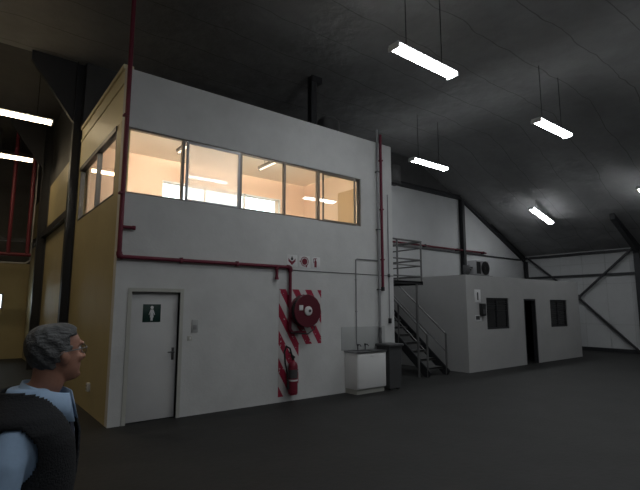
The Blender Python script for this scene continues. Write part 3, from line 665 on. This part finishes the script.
# ------------------------------------------------------------------ the man
HC = Vector((.335, 2.25, 1.606)); BZ = 0.0
yaw_h = .36; yaw_b = -.34
Rh = Matrix.Rotation(yaw_h, 4, 'Z') @ Matrix.Rotation(math.radians(-5), 4, 'Y')
bc_ = Vector((HC.x - .062, HC.y + .01, 0)); Rb = Matrix.Rotation(yaw_b, 4, 'Z')
def H(p): return HC + (Rh @ Vector(p))
def B(p): return bc_ + (Rb @ Vector(p))
man = thing('person', 'grey-haired man in dark vest over light blue shirt, glasses on, facing right', 'person', (bc_.x, bc_.y, 0))
HS = [(-.120, -.005, .070, .026), (-.112, -.018, .086, .042), (-.095, -.032, .093, .052), (-.080, -.048, .089, .060), (-.066, -.062, .092, .065), (-.050, -.078, .091, .069), (-.030, -.092, .091, .073),
      (-.010, -.100, .086, .076), (.010, -.104, .083, .078), (.030, -.104, .091, .079), (.055, -.101, .090, .078), (.078, -.092, .080, .071), (.096, -.076, .062, .058), (.108, -.055, .038, .040), (.114, -.030, .012, .018)]
def head_ring(z, xb, xf, w, off=0.0, n=32):
    c = (xb + xf) / 2; a = (xf - xb) / 2 + off; w += off; r = []
    for k in range(n):
        t = 2 * PI * k / n; ct, s_ = math.cos(t), math.sin(t)
        e = .86
        r.append((c + a * math.copysign(abs(ct) ** e, ct), w * math.copysign(abs(s_) ** e, s_), z))
    return r
bd = MB()
bd.loft([[H(p) for p in head_ring(*h)] for h in HS])
bd.ball(H((.000, 0, -.02)), (.085, .066, .09), Rh)
bd.tube([H((.088, 0, .028)), H((.098, 0, .0)), H((.112, 0, -.030)), H((.100, 0, -.040))], [.010, .012, .0165, .012], 10)
for s in (-1, 1):
    bd.ball(H((.098, s * .012, -.034)), .011)
    bd.ball(H((.086, s * .034, .034)), (.014, .026, .009), Rh)
    bd.ball(H((-.006, s * .081, -.012)), (.020, .010, .033), Rh @ Matrix.Rotation(s * .25, 4, 'Z'))
    bd.ball(H((-.016, s * .086, -.002)), (.012, .008, .024), Rh)
    bd.ball(H((.070, s * .045, -.025)), (.018, .02, .02), Rh)
bd.ball(H((.092, 0, -.058)), (.010, .024, .006), Rh); bd.ball(H((.090, 0, -.071)), (.010, .022, .007), Rh); bd.ball(H((.086, 0, -.102)), (.016, .024, .014), Rh)
neckb = B((-.005, 0, 1.43))
bd.tube([H((-.022, 0, -.03)), H((-.035, 0, -.11)), (H((-.04, 0, -.14)) + neckb) / 2, neckb], [.060, .060, .062, .075], 20)
TS = [(.86, 0, .115, .165), (.95, 0, .118, .172), (1.02, .005, .118, .165), (1.10, .012, .122, .162), (1.20, .012, .128, .172), (1.28, .008, .130, .186), (1.325, .0, .120, .198), (1.37, -.008, .100, .185), (1.405, -.012, .078, .135), (1.45, -.010, .062, .080)]
def torso(off, z0=0, z1=9, n=36, tab=TS):
    R = []
    for z, cx, d, w in tab:
        if not (z0 <= z <= z1): continue
        R.append([B((cx + (d + off) * math.copysign(abs(math.cos(2*PI*k/n)) ** .9, math.cos(2*PI*k/n)), (w + off) * math.copysign(abs(math.sin(2*PI*k/n)) ** .85, math.sin(2*PI*k/n)), z)) for k in range(n)])
    return R
bd.loft(torso(0))
TSV = [(.86, 0, .127, .177), (.95, 0, .130, .184), (1.02, .005, .130, .177), (1.10, .012, .134, .174), (1.20, .012, .140, .186), (1.28, .008, .142, .205), (1.325, .0, .134, .220), (1.365, -.010, .120, .203), (1.398, -.014, .104, .160), (1.430, -.014, .094, .120), (1.478, -.012, .086, .092)]
ARM = {s: [B((-.015, s * .178, 1.305)), B((-.03, s * .222, 1.23)), B((-.035, s * .245, 1.11)), B((.01, s * .25, .98)), B((.06, s * .245, .865))] for s in (-1, 1)}
LEG = {s: [B((0, s * .085, .90)), B((.01, s * .095, .70)), B((.015, s * .10, .50)), B((-.005, s * .10, .30)), B((-.02, s * .10, .09))] for s in (-1, 1)}
for s in (-1, 1):
    bd.tube(ARM[s], [.052, .048, .043, .037, .026], 16)
    bd.ball(ARM[s][0], .054); bd.ball(ARM[s][2], .043)
    w_ = ARM[s][-1]
    d = Rb.to_3x3()
    palm = w_ + d @ Vector((.025, 0, -.055))
    bd.ball(palm, (.036, .016, .052), Rb)
    for j, ln in enumerate((.072, .080, .075, .060)):
        p0 = palm + d @ Vector((.030 - j * .019, 0, -.035))
        p1 = p0 + d @ Vector((.008, -s * .004, -ln * .5)); p2 = p1 + d @ Vector((.004, -s * .016, -ln * .45))
        bd.tube([p0, p1, p2], [.0095, .009, .0078], 8); bd.ball(p2, .0078, n=8)
    p0 = palm + d @ Vector((.022, 0, .015)); p1 = p0 + d @ Vector((.032, -s * .014, -.030)); p2 = p1 + d @ Vector((.010, -s * .010, -.030))
    bd.tube([p0, p1, p2], [.012, .011, .009], 8); bd.ball(p2, .009, n=8)
    bd.tube(LEG[s], [.088, .076, .056, .052, .040], 16)
    bd.loft([[LEG[s][-1] + d @ Vector((x + .05 * math.cos(2*PI*k/12) * f, .038 * f * math.sin(2*PI*k/12), z)) for k in range(12)] for x, z, f in ((.05, -.075, 1.6), (.05, -.05, 1.6), (.02, -.01, 1.1), (0, .02, .9))])
raw = bd.build('raw', None, None)
def remeshed(ob, vox, name, m, parent, smooth_it=4):
    md = ob.modifiers.new('r', 'REMESH'); md.mode = 'VOXEL'; md.voxel_size = vox
    sm = ob.modifiers.new('s', 'SMOOTH'); sm.factor = .5; sm.iterations = smooth_it
    dg = bpy.context.evaluated_depsgraph_get(); dg.update()
    me = bpy.data.meshes.new_from_object(ob.evaluated_get(dg))
    old = ob.data; bpy.data.objects.remove(ob); bpy.data.meshes.remove(old)
    me.name = name; off = parent.location.copy()
    me.transform(Matrix.Translation(-off))
    for p in me.polygons: p.use_smooth = True
    me.materials.clear(); me.materials.append(m)
    o = bpy.data.objects.new(name, me); C.objects.link(o); o.parent = parent
    return o
body = remeshed(raw, .0065, 'body', M['skin'], man, 3)
# shirt: torso, sleeves, collar
q = MB(); q.loft(torso(.0, .86, 1.48, tab=TSV))
for s in (-1, 1):
    q.tube(ARM[s], [.070, .068, .060, .052, .042], 18); q.ball(ARM[s][0], .072)
shirt = remeshed(q.build('raw', None, None), .011, 'shirt', M['shirt'], man, 4)
q = MB(); n = 28; rows = []
axis_top = (H((-.034, 0, -.105)) * .75 + neckb * .25); 
for j in range(2):
    rr = []
    for k in range(n + 1):
        t = .30 + (2 * PI - .60) * k / n
        fr = (1 + math.cos(t)) / 2
        rad = (.078, .104)[j]; z = (.035 - .055 * fr, -.035 - .10 * fr)[j]
        rr.append(axis_top + Rb.to_3x3() @ Vector((rad * math.cos(t) * 1.12 + .012, rad * math.sin(t), z - .015)))
    rows.append(rr)
bm = q.bm
V = [[bm.verts.new(p) for p in r] for r in rows]
for k in range(n): bm.faces.new((V[0][k], V[0][k+1], V[1][k+1], V[1][k]))
col = q.build('collar', M['shirt'], man)
sd = col.modifiers.new('t', 'SOLIDIFY'); sd.thickness = .006; sd.offset = 1
# vest: V-neck, armholes
q = MB(); n = 160; R = []
def lerp_ts(z):
    for a, b in zip(TSV, TSV[1:]):
        if a[0] <= z <= b[0]:
            f = (z - a[0]) / (b[0] - a[0]); f = f
            return [a[i] + (b[i] - a[i]) * f for i in range(4)]
    return TSV[-1]
zz = [.90 + i * .0072 for i in range(78)]
for z in zz:
    _, cx, d, w_ = lerp_ts(z); off = .018; row = []; zv = z + .016 * max(0, min(1, (z - 1.30) / .06))
    for k in range(n):
        c_, s_ = math.cos(2*PI*k/n), math.sin(2*PI*k/n)
        row.append((cx + (d + off) * math.copysign(abs(c_) ** .9, c_), (w_ + off) * math.copysign(abs(s_) ** .85, s_), zv))
    lim = (z - 1.11) * .37 + .003
    if z > 1.11:      # snap the two vertices beside the neckline onto it
        for sg in (-1, 1):
            cand = [k for k in range(n) if row[k][0] > -.005 and row[k][1] * sg >= lim]
            if cand:
                k = min(cand, key=lambda k: abs(row[k][1])); row[k] = (row[k][0], sg * lim, row[k][2])
    R.append(row)
Vv = [[q.bm.verts.new(B(p)) for p in r] for r in R]
for i in range(len(R) - 1):
    for k in range(n):
        p = Vector(R[i][k]); 
        quad = [(R[a][b % n], zz[a]) for a in (i, i + 1) for b in (k, k + 1)]
        if all(v[0] > -.012 and z_ > 1.105 and abs(v[1]) <= (z_ - 1.11) * .37 + .0035 for v, z_ in quad): continue   # V neck
        if abs(p.y) > .165 and ((p.x + .02) / .088) ** 2 + ((p.z - 1.252) / .105) ** 2 < 1: continue   # armholes
        q.bm.faces.new((Vv[i][k], Vv[i][(k+1) % n], Vv[i+1][(k+1) % n], Vv[i+1][k]))
loose = [v for v in q.bm.verts if not v.link_faces]; bmesh.ops.delete(q.bm, geom=loose, context='VERTS')
vest = q.build('vest', M['vest'], man)
sd = vest.modifiers.new('t', 'SOLIDIFY'); sd.thickness = .008; sd.offset = 0
# tie
q = MB()
tp = []
for z, w_, x in ((1.405, .016, .106), (1.37, .022, .128), (1.34, .022, .138), (1.25, .032, .152), (1.12, .040, .148), (.98, .046, .140)):
    tp.append([B((x, -w_, z)), B((x + .008, 0, z)), B((x, w_, z)), B((x - .010, 0, z))])
q.loft(tp); q.build('tie', M['tie'], man)
# trousers and shoes
q = MB(); q.loft([[B((.0 + .128 * math.cos(2*PI*k/30), .180 * math.sin(2*PI*k/30), z)) for k in range(30)] for z in (.80, .90, 1.0)])
for s in (-1, 1): q.tube(LEG[s], [.102, .094, .080, .074, .070], 18)
remeshed(q.build('raw', None, None), .012, 'trousers', M['trouser'], man, 3)
for s in (-1, 1):
    q = MB(); a = LEG[s][-1]; d = Rb.to_3x3()
    q.loft([[a + d @ Vector((x + .068 * math.cos(2*PI*k/16) * f * 1.7, .05 * f * math.sin(2*PI*k/16), z)) for k in range(16)] for x, z, f in ((.05, -.09, 1.08), (.05, -.06, 1.08), (.03, -.02, .85), (-.01, .015, .62))])
    q.build('shoe', M['black'], man)
# hair: a shell over the crown, sides and nape
q = MB(); n = 48; rows = []
fine = []
for a, b in zip(HS, HS[1:]):
    for f in (0, .5): fine.append([a[i] + (b[i] - a[i]) * f for i in range(4)])
fine.append(HS[-1]); rnd = random.Random(3)
G = []
for (z, xb, xf, w_) in fine:
    row = []
    off = .003 + .011 * max(0, min(1, (z + .07) / .12))
    for k, p in enumerate(head_ring(z, xb, xf, w_, off, n)):
        j = rnd.uniform(-.0025, .0025) + .003 * math.sin(k * 1.3 + z * 90)
        v = Vector(p); v.x += j; v.y += j; v.z += .012 * max(0, z / .11) 
        row.append(v)
    G.append(row)
GV = [[q.bm.verts.new(H(p)) for p in r] for r in G]
for i in range(len(G) - 1):
    for k in range(n):
        z = fine[i][0]; x = G[i][k].x
        if z > .092: lim = .5
        elif z > .055: lim = .030 + (z - .055) * .9
        elif z > .0: lim = .012
        elif z > -.035: lim = -.028
        else: lim = -.036 - (z + .035) * -.25
        if x < lim and z > -.082: q.bm.faces.new((GV[i][k], GV[i][(k+1) % n], GV[i+1][(k+1) % n], GV[i+1][k]))
q.bm.faces.new(GV[-1])
loose = [v for v in q.bm.verts if not v.link_faces]; bmesh.ops.delete(q.bm, geom=loose, context='VERTS')
hair = q.build('hair', M['hair'], man)
sd = hair.modifiers.new('t', 'SOLIDIFY'); sd.thickness = .014; sd.offset = -1
ss = hair.modifiers.new('u', 'SUBSURF'); ss.levels = 1; ss.render_levels = 1
# eyes
for s in (-1, 1): MB().ball(H((.076, s * .032, .012)), .012).build('eye', M['paper'], man)
for s in (-1, 1): MB().ball(H((.0855, s * .032, .012)), .0055).build('iris', M['black'], man)
# glasses
q = MB()
for s in (-1, 1):
    q.tube([H((-.02, s * .090, .012)), H((.03, s * .088, .014)), H((.098, s * .066, .014))], .0022, 6)
    q.tube([H((-.02, s * .090, .012)), H((-.038, s * .087, -.004))], .0024, 6)
    n = 24
    q.tube([H((.106 - .010 * abs(math.cos(2*PI*k/n)) * 0 - (.034 + .026 * math.cos(2*PI*k/n)) * .12, s * (.034 + .026 * math.cos(2*PI*k/n)), .006 + .019 * math.sin(2*PI*k/n))) for k in range(n + 1)], .0017, 6)
q.tube([H((.105, -.009, .012)), H((.108, 0, .015)), H((.105, .009, .012))], .0017, 6)
gl = q.build('glasses', M['galv'], man)
for s in (-1, 1):
    q = MB(); n = 24
    vs = [q.bm.verts.new(H((.106 - (.034 + .025 * math.cos(2*PI*k/n)) * .12, s * (.034 + .025 * math.cos(2*PI*k/n)), .006 + .018 * math.sin(2*PI*k/n)))) for k in range(n)]
    q.bm.faces.new(vs); q.build('lens', M['lens'], gl, smooth=False)

# ------------------------------------------------------------------ daylight outside, camera, view
wld = bpy.data.worlds.new('World'); bpy.context.scene.world = wld; wld.use_nodes = True
bgn = wld.node_tree.nodes['Background']; bgn.inputs[0].default_value = (.86, .95, 1, 1); bgn.inputs[1].default_value = 4.5
f = 460.0; pitch = math.atan(62 / f); th = math.atan2(599, math.hypot(f, 62))
cam = bpy.data.cameras.new('camera'); co = bpy.data.objects.new('camera', cam); C.objects.link(co)
co.location = (0, 0, 1.8); co.rotation_euler = (PI/2 + pitch, 0, th - PI/2)
cam.sensor_fit = 'HORIZONTAL'; cam.sensor_width = 36; cam.lens = f * 36 / 640; cam.clip_start = .05
sc = bpy.context.scene; sc.camera = co
sc.view_settings.view_transform = 'Standard'; sc.view_settings.look = 'None'; sc.view_settings.exposure = 0; sc.view_settings.gamma = 1
try: sc.view_settings.use_curve_mapping = False
except Exception: pass
